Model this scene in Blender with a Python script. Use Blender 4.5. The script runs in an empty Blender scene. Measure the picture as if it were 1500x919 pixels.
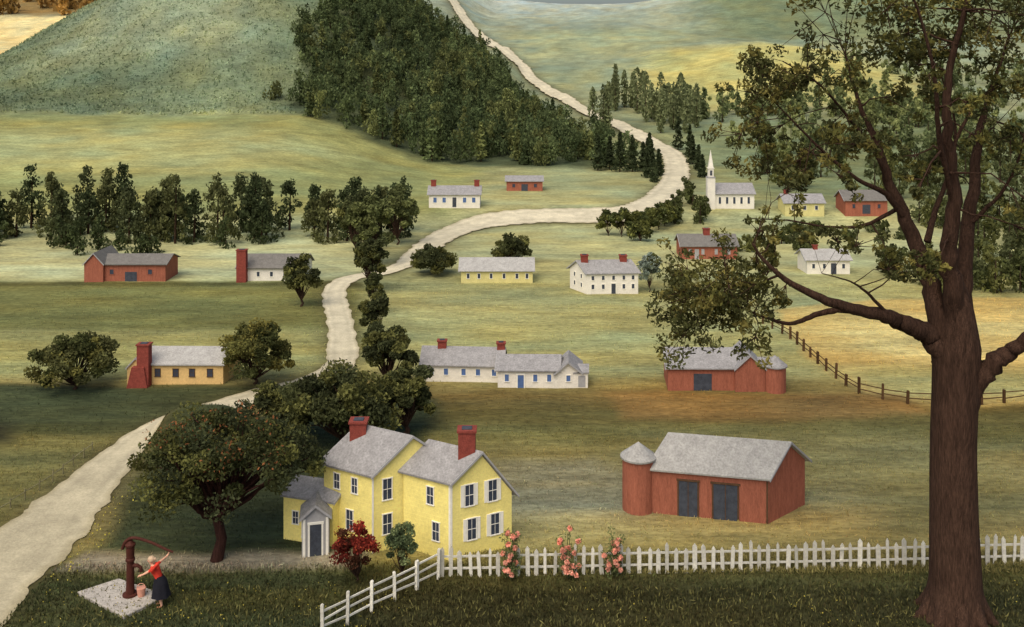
import bpy, math, random
import numpy as np
from mathutils import Vector
random.seed(7); R=np.random.RandomState(11)
scene=bpy.context.scene
COL=scene.collection
# ---------------------------------------------------------------- helpers
def lin(c):
    c=np.asarray(c,dtype=float)/255.0
    return np.where(c<=0.04045,c/12.92,((c+0.055)/1.055)**2.4)
_tab=R.rand(512,512)
def vn(x,y):
    xi=np.floor(x).astype(int); yi=np.floor(y).astype(int)
    fx=x-xi; fy=y-yi
    fx=fx*fx*(3-2*fx); fy=fy*fy*(3-2*fy)
    a=_tab[xi%512,yi%512]; b=_tab[(xi+1)%512,yi%512]; c=_tab[xi%512,(yi+1)%512]; d=_tab[(xi+1)%512,(yi+1)%512]
    return (a*(1-fx)+b*fx)*(1-fy)+(c*(1-fx)+d*fx)*fy
def fbm(x,y,o=4):
    s=0;a=.5;t=0
    for i in range(o):
        s=s+a*vn(x+17.3*i,y+41.7*i); t+=a; a*=.5; x=x*2.03; y=y*2.03
    return s/t
def ss(e0,e1,x):
    t=np.clip((x-e0)/(e1-e0),0,1); return t*t*(3-2*t)
def table(ks,vs,w):
    g=np.arange(0,6000,1.0); v=np.interp(g,ks,vs)
    k=np.ones(w)/w; v2=np.convolve(np.pad(v,w//2,mode='edge'),k,mode='valid')[:len(g)]
    return g,v2
GA=table([0,163,173,200,230,250,280,310,340,380,420,470,520,600,650,900,1200,1500,6000],
         [0,0,1.9,2.1,2.5,3.9,6,9,12,17,22,29.5,38,50,56,82,100,104,100],5)
GB=table([0,150,164,200,265,360,450,520,650,900,1500,6000],[0,0,.6,5.6,14.7,22,34,44,70,112,130,120],9)
CX=[-420,-231,-193,-177,-159,-128.6,-100,-77,-51,-38.6,-25.7,-12.9,0,12.9,30]
CZ=[10,12,23,37,51,63,66,64,51,42,32,25,18,8,0]
def H(x,y):
    x=np.asarray(x,float); y=np.asarray(y,float)
    za=np.interp(y,*GA); zb=np.interp(y,*GB)
    w=1-ss(-60,-12,x)
    z=za*(1-w)+zb*w
    crest=(np.interp(x-4,CX,CZ)+np.interp(x+4,CX,CZ))*.5
    b360=14.5*(1-w)+22*w
    d0=np.interp(x,[-60,-10],[262,232])
    S=ss(0,1,(y-d0)/(362-d0))*(1-ss(400,520,y))
    S=S*.75+.25*np.clip((y-d0)/(362-d0),0,1)*(1-ss(400,520,y))
    z=z+np.maximum(0,crest-b360)*S
    z=z+48*np.exp(-((x-275)/120)**2-((y-800)/190)**2)
    z=z+9*np.exp(-((x-112)/48)**2-((y-455)/70)**2)
    z=z+10*np.exp(-((x+10)/90)**2-((y-1050)/150)**2)
    z=z+2.2*np.exp(-((x+22.7)/3.5)**4-((y-70.3)/2.1)**2)
    far=ss(180,420,y)
    z=z+(fbm(x/9,y/9,3)-.5)*.22*(1-far)*ss(60,75,y)+(fbm(x/34,y/34,4)-.5)*5.0*far
    return z
def h1(x,y): return float(H(x,y))

LB=2.0; WARM=np.array([1.12,1.0,.82])
class Geo:
    def __init__(s): s.V=[];s.F=[];s.M=[];s.C=[];s.n=0
    def add(s,V,F,m,C):
        V=np.asarray(V,float).reshape(-1,3); F=np.asarray(F,int).reshape(-1,4)
        C=np.asarray(C,float)
        if C.ndim==1: C=np.tile(C,(len(V),1))
        s.V.append(V); s.F.append(F+s.n); s.M.append(np.full(len(F),m)); s.C.append(C); s.n+=len(V)
    def leaves(s,P,size,col,m=1,elong=1.7,jit=.25,upright=0):
        P=np.asarray(P,float); n=len(P)
        if n==0: return
        size=np.broadcast_to(np.asarray(size,float),(n,))*R.uniform(.65,1.35,n)
        d1=R.normal(size=(n,3)); d1[:,2]=d1[:,2]*(1+upright)+upright*1.2
        d1/=np.linalg.norm(d1,axis=1)[:,None]
        d2=np.cross(d1,R.normal(size=(n,3))); d2/=np.linalg.norm(d2,axis=1)[:,None]
        a=d1*(size*elong)[:,None]; b=d2*size[:,None]
        V=np.stack([P-a,P+b*.9-a*.1,P+a,P-b*.9+a*.15],1).reshape(-1,3)
        C=LB*WARM*np.broadcast_to(np.asarray(col,float),(n,3))*R.uniform(1-jit,1+jit,(n,1))
        s.add(V,np.arange(4*n).reshape(-1,4),m,np.repeat(C,4,axis=0))
    def tube(s,pts,rad,m=0,col=(.1,.1,.1),k=8):
        pts=np.asarray(pts,float); n=len(pts); rad=np.broadcast_to(np.asarray(rad,float),(n,))
        T=np.gradient(pts,axis=0); T/=np.linalg.norm(T,axis=1)[:,None]+1e-9
        ref=np.array([0.31,.95,.05]); A=np.cross(T,ref); A/=np.linalg.norm(A,axis=1)[:,None]+1e-9
        B=np.cross(T,A); th=np.linspace(0,2*np.pi,k,endpoint=False)
        V=pts[:,None,:]+(A[:,None,:]*np.cos(th)[None,:,None]+B[:,None,:]*np.sin(th)[None,:,None])*rad[:,None,None]
        i=np.arange(n-1)[:,None]*k; j=np.arange(k)[None,:]; j2=(j+1)%k
        F=np.stack([i+j,i+j2,i+k+j2,i+k+j],-1).reshape(-1,4)
        s.add(V.reshape(-1,3),F,m,col)
    def build(s,name,mats,smooth=False,parent=None):
        V=np.concatenate(s.V);F=np.concatenate(s.F);M=np.concatenate(s.M);C=np.concatenate(s.C)
        me=bpy.data.meshes.new(name)
        me.vertices.add(len(V)); me.vertices.foreach_set('co',V.astype(np.float32).ravel())
        me.loops.add(F.size); me.loops.foreach_set('vertex_index',F.astype(np.int32).ravel())
        me.polygons.add(len(F)); me.polygons.foreach_set('loop_start',(np.arange(len(F))*4).astype(np.int32))
        for mm in mats: me.materials.append(mm)
        me.polygons.foreach_set('material_index',M.astype(np.int32))
        me.update(calc_edges=True)
        at=me.color_attributes.new('Col','FLOAT_COLOR','POINT')
        at.data.foreach_set('color',np.c_[C,np.ones(len(C))].astype(np.float32).ravel())
        if smooth: me.polygons.foreach_set('use_smooth',np.ones(len(F),bool))
        else: me.polygons.foreach_set('use_smooth',(M==0) if len(mats)>1 else np.zeros(len(F),bool))
        me.validate()
        ob=bpy.data.objects.new(name,me); COL.objects.link(ob)
        if parent: ob.parent=parent
        return ob
def pmesh(name,V,F,mat,parent=None,smooth=False):
    me=bpy.data.meshes.new(name); me.from_pydata([tuple(v) for v in V],[],F); me.materials.append(mat)
    if smooth:
        for p in me.polygons: p.use_smooth=True
    me.update()
    o=bpy.data.objects.new(name,me); COL.objects.link(o)
    if parent: o.parent=parent
    return o
def empty(name,loc=(0,0,0)):
    e=bpy.data.objects.new(name,None); e.location=loc; e.empty_display_size=.5; COL.objects.link(e); return e
# ---------------------------------------------------------------- materials
def newmat(name,color=None,attr=False,rough=.85,var=.25,scale=3.0,bump=.2,bscale=None,stretch=(1,1,1),clap=0,fine=0,var2=None,fstretch=None,mid=0,varm=.2,bdist=.06,transl=0):
    m=bpy.data.materials.new(name); m.use_nodes=True; nt=m.node_tree; N=nt.nodes; L=nt.links
    bs=N['Principled BSDF']; bs.inputs['Roughness'].default_value=rough
    bs.inputs['Specular IOR Level'].default_value=.1
    geo=N.new('ShaderNodeNewGeometry'); mp=N.new('ShaderNodeMapping'); mp.inputs['Scale'].default_value=stretch
    L.new(geo.outputs['Position'],mp.inputs['Vector'])
    def mod(src,sc,v,st,lo=.3,hi=.7):
        nz=N.new('ShaderNodeTexNoise'); nz.inputs['Scale'].default_value=sc; nz.inputs['Detail'].default_value=8; nz.inputs['Roughness'].default_value=.65
        mq=N.new('ShaderNodeMapping'); mq.inputs['Scale'].default_value=st; L.new(geo.outputs['Position'],mq.inputs['Vector']); L.new(mq.outputs[0],nz.inputs['Vector'])
        mr=N.new('ShaderNodeMapRange'); mr.inputs[1].default_value=lo; mr.inputs[2].default_value=hi; mr.inputs[3].default_value=1-v; mr.inputs[4].default_value=1+v
        L.new(nz.outputs['Fac'],mr.inputs[0])
        vm=N.new('ShaderNodeVectorMath'); vm.operation='SCALE'; L.new(src,vm.inputs[0]); L.new(mr.outputs[0],vm.inputs['Scale']); return vm.outputs[0]
    if attr:
        a=N.new('ShaderNodeAttribute'); a.attribute_name='Col'; src=a.outputs['Color']
    else:
        a=N.new('ShaderNodeRGB'); c=lin(color); a.outputs[0].default_value=(*c,1); src=a.outputs[0]
    out=mod(src,scale,var,stretch)
    if fine: out=mod(out,fine,var2 or .2,fstretch or stretch)
    if mid: out=mod(out,mid,varm,(.3,1.6,1))
    L.new(out,bs.inputs['Base Color'])
    if bump or clap:
        bp=N.new('ShaderNodeBump'); bp.inputs['Strength'].default_value=bump or .5; bp.inputs['Distance'].default_value=bdist
        if clap:
            w=N.new('ShaderNodeTexWave'); w.wave_type='BANDS'; w.bands_direction='Z'; w.wave_profile='SAW'; w.inputs['Scale'].default_value=clap; w.inputs['Distortion'].default_value=.3
            L.new(geo.outputs['Position'],w.inputs['Vector']); L.new(w.outputs['Fac'],bp.inputs['Height'])
        else:
            n3=N.new('ShaderNodeTexNoise'); n3.inputs['Scale'].default_value=bscale or scale*3; n3.inputs['Detail'].default_value=6
            L.new(mp.outputs[0],n3.inputs['Vector']); L.new(n3.outputs['Fac'],bp.inputs['Height'])
        L.new(bp.outputs[0],bs.inputs['Normal'])
    if transl:
        tr=N.new('ShaderNodeBsdfTranslucent'); L.new(out,tr.inputs['Color']); mx=N.new('ShaderNodeMixShader'); mx.inputs[0].default_value=transl
        L.new(bs.outputs[0],mx.inputs[1]); L.new(tr.outputs[0],mx.inputs[2]); L.new(mx.outputs[0],N['Material Output'].inputs['Surface'])
    return m
M_ground=newmat('ground_mat',attr=True,rough=.95,var=.22,scale=.35,bump=.9,bscale=2.2,bdist=.14,stretch=(.4,1,1),fine=3.4,var2=.38,mid=.9,varm=.24)
M_road=newmat('road_mat',attr=True,rough=.95,var=.16,scale=.8,bump=.6,bscale=6,fine=7,var2=.16)
M_leaf=newmat('foliage_mat',attr=True,rough=.85,var=.3,scale=.9,bump=0,transl=.3)
M_bark=newmat('bark_mat',attr=True,rough=.95,var=.4,scale=2.6,bump=1.0,bscale=7,stretch=(2.6,2.6,.4),fine=7,var2=.35,fstretch=(2,2,.3),bdist=.12)
M_yellow=newmat('yellow_clapboard',(250,234,142),var=.09,scale=1.5,clap=1.4,bump=.35,fine=9,var2=.1)
M_cream=newmat('cream_clapboard',(214,204,140),var=.12,scale=1.2,clap=1.4,bump=.3,fine=8,var2=.12)
M_orange=newmat('ochre_clapboard',(222,186,124),var=.12,scale=1.2,clap=1.4,bump=.3,fine=8,var2=.12)
M_white=newmat('white_clapboard',(232,226,212),var=.09,scale=1.2,clap=1.4,bump=.3,fine=8,var2=.1)
M_wpaint=newmat('white_paint',(236,232,218),var=.08,scale=4,bump=.2)
M_red=newmat('barn_red',(154,94,74),var=.2,scale=1.6,bump=.5,bscale=8,stretch=(3,3,.5),fine=9,var2=.24)
M_brick=newmat('chimney_brick',(132,66,56),var=.2,scale=4,bump=.5,fine=14,var2=.25)
M_roof=newmat('slate_shingles',(146,144,142),var=.2,scale=1.8,clap=2.2,bump=.4,fine=8,var2=.28)
M_roofd=newmat('dark_shingles',(114,111,105),var=.18,scale=1.8,clap=2.2,bump=.4,fine=8,var2=.24)
M_roofl=newmat('weathered_shingles',(164,162,156),var=.18,scale=1.8,clap=2.2,bump=.4,fine=8,var2=.26)
M_glass=newmat('window_glass',(62,68,80),rough=.3,var=.25,scale=3,bump=0)
M_blue=newmat('blue_window',(84,108,152),rough=.4,var=.2,scale=3,bump=0)
M_door=newmat('door_paint',(68,72,80),var=.28,scale=3,bump=.3)
M_gray=newmat('grey_paint',(160,159,158),var=.12,scale=3,bump=.2)
M_slab=newmat('stone_slab_mat',(172,166,156),var=.18,scale=2,bump=.4,fine=8,var2=.2)
M_iron=newmat('pump_iron',(76,42,34),rough=.6,var=.25,scale=5,bump=.3)
M_wood=newmat('old_wood',(90,68,50),var=.25,scale=5,bump=.4)
M_skin=newmat('skin',(224,172,142),var=.05,scale=8,bump=0,rough=.6)
M_blouse=newmat('red_blouse',(212,66,50),var=.12,scale=9,bump=.3)
M_skirt=newmat('dark_skirt',(34,34,40),var=.2,scale=9,bump=.3)
M_hair=newmat('fair_hair',(196,168,138),var=.12,scale=20,bump=.3)
M_shoe=newmat('brown_shoe',(150,110,80),var=.1,scale=20,bump=0)
M_pail=newmat('pink_pail',(206,150,128),var=.15,scale=9,bump=.2)
# ---------------------------------------------------------------- road centreline (x,y,width)
RD=[(-28.2,36,5.8),(-27.9,44,5.8),(-27.7,50,5.7),(-27.4,54,5.2),(-27.4,59,4.5),(-27.4,63,3.7),(-27.3,67.5,2.9),(-26.3,72.3,2.8),(-23.4,76,3),(-20.3,79.0,3.3),(-17.4,82,3.1),
(-15.7,87,2.8),(-16.8,94.5,2.9),(-18.6,103,2.9),(-20.8,112,2.8),(-21.6,118,2.8),(-20.5,123,2.8),(-17,126.5,3),(-14.5,132,3.4),(-13.4,140,4.2),(-11,153,5.2),(-6.8,163,6.5),(0,167,7.5),
(6,168,7.5),(13,168,7.5),(19,169,7.5),(24.5,174,7),(29,186,6.2),(34.5,205,6),(39.5,229,6),(42,250,6),(41.5,267,6),(38,288,6),(34,308,6),(27,335,6),(20.7,362,6),(13.5,392,6),(7.6,423,6),(2.3,470,7),(-8,520,7.5),(-21,585,8),(-40,690,9),(-62,850,10)]
RD=np.array(RD,float)
tf=np.linspace(0,len(RD)-1,(len(RD)-1)*16+1)
def catmull(v):
    p=np.r_[2*v[0]-v[1],v,2*v[-1]-v[-2]]; i=np.minimum(tf.astype(int),len(v)-2); t=tf-i
    a,b,c,d=p[i],p[i+1],p[i+2],p[i+3]
    return .5*((2*b)+(-a+c)*t+(2*a-5*b+4*c-d)*t*t+(-a+3*b-3*c+d)*t**3)
RX,RY,RW=catmull(RD[:,0]),catmull(RD[:,1]),catmull(RD[:,2])
def roaddist(x,y):
    best=np.full(x.shape,1e9)
    for i in range(0,len(RX)-4,4):
        ax,ay,bx,by=RX[i],RY[i],RX[i+4],RY[i+4]
        dx,dy=bx-ax,by-ay; L2=dx*dx+dy*dy
        t=np.clip(((x-ax)*dx+(y-ay)*dy)/L2,0,1)
        d=np.hypot(x-ax-t*dx,y-ay-t*dy)-RW[i]/2
        best=np.minimum(best,d)
    return best
# ---------------------------------------------------------------- field colours
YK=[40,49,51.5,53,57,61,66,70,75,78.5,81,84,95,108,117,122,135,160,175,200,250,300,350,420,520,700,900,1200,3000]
YC=[(58,56,36),(56,56,34),(90,88,52),(140,130,80),(150,138,92),(128,126,92),(116,110,72),(98,93,54),(90,82,46),(106,88,48),(126,112,66),(135,132,88),(139,139,94),(144,144,100),(137,137,94),(144,145,102),(155,156,114),(156,157,114),(150,151,110),(142,143,102),(132,136,98),(120,127,96),(126,133,106),(130,138,108),(128,136,112),(138,146,126),(160,168,156),(178,184,182),(184,190,192)]  # far hills go paler and bluer: distance haze painted into the ground colour
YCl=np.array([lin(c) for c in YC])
POLY=[
([(-90,119.5),(-18,119.5),(-17,110),(-15,98),(-80,98)],(106,107,64),1.5),
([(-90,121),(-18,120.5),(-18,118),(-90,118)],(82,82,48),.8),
([(-80,98),(-14,98),(-16,84),(-70,84)],(134,134,88),3),
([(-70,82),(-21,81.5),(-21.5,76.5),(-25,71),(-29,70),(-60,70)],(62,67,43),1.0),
([(-60,71),(-29,70),(-30,40),(-60,40)],(104,102,63),1.5),
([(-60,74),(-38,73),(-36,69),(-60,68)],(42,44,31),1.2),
([(-60,57),(-31,58),(-31,52),(-60,50)],(128,124,78),2),
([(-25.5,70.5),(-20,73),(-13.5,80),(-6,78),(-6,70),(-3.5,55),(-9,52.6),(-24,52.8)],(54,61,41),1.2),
([(-24.6,51.2),(-24,53.2),(-8,53.2),(-8.5,51.4)],(130,122,104),.5),
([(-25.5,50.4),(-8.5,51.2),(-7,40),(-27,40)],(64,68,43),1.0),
([(-150,151),(-20,151),(-20,122.5),(-150,122.5)],(164,165,124),2.5),
([(-190,168),(-12,168),(-6,232),(-55,262),(-190,262)],(130,132,84),5),
([(-120,205),(-60,195),(-40,225),(-70,245),(-130,240)],(147,148,101),12),
([(-420,264),(-58,264),(-60,420),(-420,420)],(103,114,88),3),
([(-150,300),(-85,300),(-85,350),(-150,350)],(122,131,106),14),
([(-200,266),(-110,266),(-120,290),(-200,290)],(90,101,77),10),
([(-62,264),(-20,236),(24,232),(30,240),(18,290),(2,360),(-14,420),(-60,420)],(72,80,57),4),
([(-500,425),(-150,425),(-180,600),(-600,600)],(206,188,134),12),
([(-700,610),(-170,600),(-170,900),(-800,900)],(128,108,68),14),
([(27.8,99),(28.0,86),(28.7,79.7),(31,77.1),(36,76.5),(48,78),(80,82),(86,112),(46,112),(36,110),(30,106)],(172,150,92),.7),
([(33,98),(36,88),(46,86),(70,96),(66,106),(40,106)],(184,166,108),3),
([(28,86),(31,78),(50,79),(50,85),(35,87)],(142,136,88),2.5),
([(46,330),(60,345),(160,345),(175,420),(165,480),(70,480),(52,400)],(170,164,104),14),
([(10,480),(90,490),(110,600),(0,600)],(142,148,114),20),
([(110,520),(420,520),(480,820),(150,820)],(108,118,88),30),
([(44,175),(120,175),(200,300),(120,320),(50,300)],(112,120,86),14),
([(8,79.4),(32,79),(33,75),(20,72.5),(9,74)],(124,98,56),1.2),
([(-1,58),(8,58),(9,62),(6,66),(-1,65)],(124,123,100),1.5),
([(10,70),(30,70),(36,58),(22,54),(22,62)],(118,115,78),2.5),
]
def groundcol(x,y):
    wx=x+(fbm(x/5,y/5,3)-.5)*3*np.clip(y/120,.35,6); wy=y+(fbm(x/6+50,y/4,3)-.5)*2.6*np.clip(y/120,.35,6)
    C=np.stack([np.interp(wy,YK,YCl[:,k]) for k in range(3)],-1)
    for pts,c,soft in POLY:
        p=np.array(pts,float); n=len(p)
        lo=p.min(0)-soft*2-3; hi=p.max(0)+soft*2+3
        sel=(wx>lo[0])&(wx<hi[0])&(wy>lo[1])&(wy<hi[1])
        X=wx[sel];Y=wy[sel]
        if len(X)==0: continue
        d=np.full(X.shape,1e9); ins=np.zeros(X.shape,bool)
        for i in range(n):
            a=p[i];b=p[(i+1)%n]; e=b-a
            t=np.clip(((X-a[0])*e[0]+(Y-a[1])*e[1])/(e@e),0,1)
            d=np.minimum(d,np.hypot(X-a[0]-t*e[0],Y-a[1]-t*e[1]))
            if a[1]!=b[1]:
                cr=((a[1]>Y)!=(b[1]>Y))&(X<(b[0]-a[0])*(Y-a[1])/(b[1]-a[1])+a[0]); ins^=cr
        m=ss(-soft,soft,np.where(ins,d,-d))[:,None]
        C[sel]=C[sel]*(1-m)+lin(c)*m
    # growth bands run across the slope and get broader up the valley
    y2=np.where(y<60,y,60*(1+np.log(np.maximum(y,60)/60)))
    k=fbm(x/15,y2/2.6,4); k2=fbm(x/4.2+9,y2/.9+7,3)
    f=(.74+.56*k)*(.8+.46*k2)
    k3=(fbm(x/12+31,y2/2.2+3,3)-.5)
    C=C*f[...,None]*np.stack([1.0+.34*k3,1.0+.02*k3,.95-.4*k3],-1)
    return C
# ---------------------------------------------------------------- terrain
nu,nv=640,780
u=np.linspace(-.95,.95,nu); u=np.sign(u)*np.abs(u)**1.15
d=np.r_[np.geomspace(6,40,40)[:-1],np.geomspace(40,1700,nv-60),np.geomspace(1750,5500,21)]
D,U=np.meshgrid(d,u,indexing='ij')
X=U*D;Y=D.copy()
Z=H(X,Y)
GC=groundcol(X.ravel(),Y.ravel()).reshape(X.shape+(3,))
rd=roaddist(X.ravel(),Y.ravel()).reshape(X.shape)
e=np.exp(-np.clip(rd,0,None)/(.55+Y/230))*ss(-1,0,rd+1)
e=e*(.4+.55*fbm(X/2,Y/2,3))
GC=GC*(1-e[...,None])+lin((74,68,40))*e[...,None]
g=Geo(); nr,nc=X.shape
i=np.arange(nr-1)[:,None]*nc; j=np.arange(nc-1)[None,:]
F=np.stack([i+j,i+j+1,i+nc+j+1,i+nc+j],-1).reshape(-1,4)
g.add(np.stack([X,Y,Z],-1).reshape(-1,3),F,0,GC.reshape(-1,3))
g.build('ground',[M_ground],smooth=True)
g=Geo()
s=np.r_[0,np.cumsum(np.hypot(np.diff(RX),np.diff(RY)))]
n=1400; sp=s[-1]*(np.linspace(0,1,n)**1.4)
x=np.interp(sp,s,RX);y=np.interp(sp,s,RY);w=np.interp(sp,s,RW)
tx=np.gradient(x);ty=np.gradient(y);l=np.hypot(tx,ty);tx/=l;ty/=l
m=9; q=np.linspace(-.5,.5,m)
wl=w*(1+.2*(fbm(sp/1.3,sp*0+3,4)-.5)*2); 
XX=x[:,None]+ty[:,None]*q[None,:]*wl[:,None]; YY=y[:,None]-tx[:,None]*q[None,:]*wl[:,None]
ZZ=H(XX,YY)+.05+.10*ss(100,160,YY)+.5*ss(200,420,YY)
k_=ss(50,110,YY)[...,None]; rc=lin((184,174,144))*(1-k_)+lin((206,197,168))*k_; tone=(.72+.44*fbm(XX/2.5,YY/2.5,4))
rut=1-.14*np.exp(-((np.abs(q)-.22)/.07)**2)[None,:]
edge=(np.abs(q)>.45)[None,:]*np.ones(XX.shape)
C=rc*(tone*rut)[...,None]
C=C*(1-.45*edge[...,None])+lin((130,118,80))*.45*edge[...,None]
i=np.arange(n-1)[:,None]*m; j=np.arange(m-1)[None,:]
g.add(np.stack([XX,YY,ZZ],-1).reshape(-1,3),np.stack([i+j,i+j+1,i+m+j+1,i+m+j],-1).reshape(-1,4),0,C.reshape(-1,3))
g.build('dirt_road',[M_road],smooth=True)
# ---------------------------------------------------------------- vegetation generators
GD=lin((48,54,32)); GM=lin((70,76,42)); GL=lin((100,104,56))
def blob(g,c,r,n,size,col,jit=.3,elong=1.7,shell=.5,upright=0):
    c=np.asarray(c,float); r=np.asarray(r,float)*np.ones(3)
    v=R.normal(size=(n,3)); v/=np.linalg.norm(v,axis=1)[:,None]
    rad=R.uniform(shell**3,1,(n,1))**(1/3.)
    g.leaves(c+v*rad*r,size,col,1,elong,jit,upright)
def clumptree(name,x,y,h,r,cz=None,rz=None,n=4000,size=.1,cols=None,trunk=.15,fork=.3,K=22,barkc=(68,52,42),tips=None,build=True,g=None,cr=.34,cx=0):
    g=g or Geo(); z0=h1(x,y)
    cz=cz if cz is not None else h*.58; rz=rz if rz is not None else h*.42
    cols=cols or [GD,GM]
    fk=np.array([x,y,z0+h*fork]); bc=lin(barkc)
    g.tube([[x,y,z0-.3],[x,y,z0+.05],[x+.03*h,y,z0+h*fork*.5],fk],[trunk*1.5,trunk*1.15,trunk*.9,trunk*.8],0,bc)
    for k in range(K):
        v=R.normal(size=3); v/=np.linalg.norm(v); q=R.uniform(.5,.92)
        if v[2]<-.55: v[2]*=-.5
        c=np.array([x+cx,y,z0+cz])+v*q*np.array([r,r*.8,rz])
        mid=fk*.5+c*.5+np.array([0,0,.08*h])+R.normal(size=3)*.04*h
        g.tube([fk,(fk+mid)/2+R.normal(size=3)*.02*h,mid,c],[trunk*.55,trunk*.36,trunk*.2,trunk*.07],0,bc,5)
        col=cols[R.randint(len(cols))]*R.uniform(.7,1.4)
        rr=cr*r*R.uniform(.6,1.25)
        blob(g,c,(rr,rr,rr*.75),int(n/K),size,col,.4,shell=.2)
        if tips is not None and v[2]>.3 and R.rand()<.4: blob(g,c+v*rr*.6,rr*.8,int(n/K*.12),size*.8,tips,.3)
    if build: return g.build(name,[M_bark,M_leaf])
def fir(g,x,y,h,r,n,size,col,z0=None,irr=.3):
    z0=h1(x,y) if z0 is None else z0
    t=R.uniform(0,1,n)**1.15
    lay=.72+.28*np.sin(t*R.uniform(24,34)+R.uniform(0,6))
    a=R.uniform(0,2*np.pi,n); rr=r*(1-t)**.75*lay*R.uniform(.45,1.08,n)
    P=np.stack([x+np.cos(a)*rr,y+np.sin(a)*rr,z0+h*.08+h*.92*t+ -.1*rr],-1)
    g.leaves(P,size,col*R.uniform(.75,1.3),1,1.8,irr)
    g.tube([[x,y,z0-.5],[x,y,z0+h*.95]],[max(.1,h*.018),.03],0,lin((56,42,30)),5)
# row of bushy trees across the left
LB=1.75
g=Geo(); x=-102
while x<-17.0:
    for rep in range(2 if R.rand()<.5 else 1):
        y=R.uniform(147,160)
        h=R.uniform(7.2,11.5)*(1-.2*(x>-40)); c=[lin((46,56,38)),lin((56,64,44)),lin((64,70,46))][R.randint(3)]; z0=h1(x,y)
        xx=x+R.uniform(-.7,.7)
        g.tube([[xx,y,z0-.4],[xx+.2,y,z0+h*.8]],[.24,.06],0,lin((60,46,34)),5)
        wmax=R.uniform(2.1,3.1)
        for q in range(36):
            t=R.uniform(.03,.97); ww=wmax*(1-max(0,t-.3)/.73)**.95*(.7+.5*R.rand()); a=R.uniform(0,6.28)
            blob(g,(xx+math.cos(a)*ww*.72,y+math.sin(a)*ww*.6,z0+h*t),(R.uniform(.5,1.1),.9,R.uniform(.5,.9)),30,.17,c*R.uniform(.7,1.4),shell=.1,upright=.6)
    x+=R.uniform(1.9,3.1)
for k in range(24):
    x=R.uniform(-100,-35); y=R.uniform(138,147); h=R.uniform(2,4.8); z0=h1(x,y)
    for q in range(7): blob(g,(x+R.normal()*.7,y,z0+h*(q+.6)/7),(1.1-.1*q,1.0,.6),34,.17,lin((48,58,38))*R.uniform(.75,1.3),upright=.5)
    g.tube([[x,y,z0-.3],[x,y,z0+h*.8]],[.12,.04],0,lin((60,46,34)),5)
g.build('distant_tree_row',[M_bark,M_leaf])
# wooded hill
LB=2.1
g=Geo(); cnt=0
HC=[lin((50,62,42)),lin((56,68,46)),lin((62,74,50)),lin((70,78,50))]
pts=[]
poly=[(-62,262),(-44,252),(-20,238),(6,234),(28,233.5),(30,240),(25,262),(18,290),(11,320),(5,350),(-3,385),(-14,412),(-60,418),(-80,380),(-64,340),(-72,310),(-60,290)]
def inpoly(px,py,p):
    c=False
    for i in range(len(p)):
        a=p[i];b=p[i-1]
        if (a[1]>py)!=(b[1]>py) and px<(b[0]-a[0])*(py-a[1])/(b[1]-a[1])+a[0]: c=not c
    return c
while cnt<590:
    x=R.uniform(-88,38);y=R.uniform(232,425)
    if not inpoly(x,y,poly):
        if not (R.rand()<.03 and x<-56 and x>-78 and y>272): continue
    if any((x-a)**2+(y-b)**2<8 for a,b in pts): 
        if R.rand()<.8: continue
    pts.append((x,y)); cnt+=1
    h=R.uniform(6,11.5)*(1.0 if x<0 else .72)*(.7 if x<-62 else 1); c=HC[R.randint(4)]*R.uniform(.78,1.25)
    if R.rand()<.25: fir(g,x,y,h,R.uniform(1.8,2.8),300,.3,c)
    else:
        z0=h1(x,y)
        for q in range(8): blob(g,(x+R.normal()*1.2,y+R.normal()*1.2,z0+h*R.uniform(.15,.9)),(R.uniform(.9,1.6),1.2,R.uniform(1.2,2.2)),48,.25,c*R.uniform(.7,1.35),upright=1.2)
g.build('hill_forest',[M_bark,M_leaf])
LB=1.0; WARM=np.array([1,1,1.])
g=Geo(); n=16000
x=R.uniform(-235,-50,n);y=R.uniform(262,372,n)
kk=fbm(x/12,y/12,3); c=groundcol(x,y)*R.uniform(1.5,2.1,(len(x),1))*(.85+.35*kk[:,None]); g.leaves(np.stack([x,y,H(x,y)+.1],-1),.3,c,1,2.2,.08,upright=1.2)
g.build('hillside_shrubs',[M_bark,M_leaf])
LB=1.7; WARM=np.array([1.12,1.0,.82])
g=Geo()
for (x,y,h) in [(20.5,228,8.5),(23.5,230,8),(25.5,226,9.5),(28.5,226,8.5),(31,226,7),(33.5,230,7),(33.5,218,6),(34,240,6),(36,250,6),(30.5,215,5.5),(31,208,4.5),(45.5,262,9),(46.5,250,8),(45,238,7),(44.5,228,6),(43,216,5)]:
    fir(g,x,y,h,h*.24,480,.25,lin((44,54,38)))
g.build('roadside_fir_grove',[M_bark,M_leaf])
g=Geo(); LB=1.9
for (x,y,h) in [(15.5,154,4.6),(17.5,153,5.4),(20,155,4.4),(22,157,4.0),(24.5,160,5.2),(26,163,4.5),(20,149,3.2),(27.5,165,4.2),(23,164,3)]:
    clumptree('',x,y,h,2.0,cz=h*.46,rz=h*.46,n=1400,size=.14,K=20,build=False,g=g,trunk=.07,fork=.06,cols=[lin((54,62,38)),lin((68,74,42))])
g.build('bend_thicket',[M_bark,M_leaf])
g=Geo()
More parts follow.
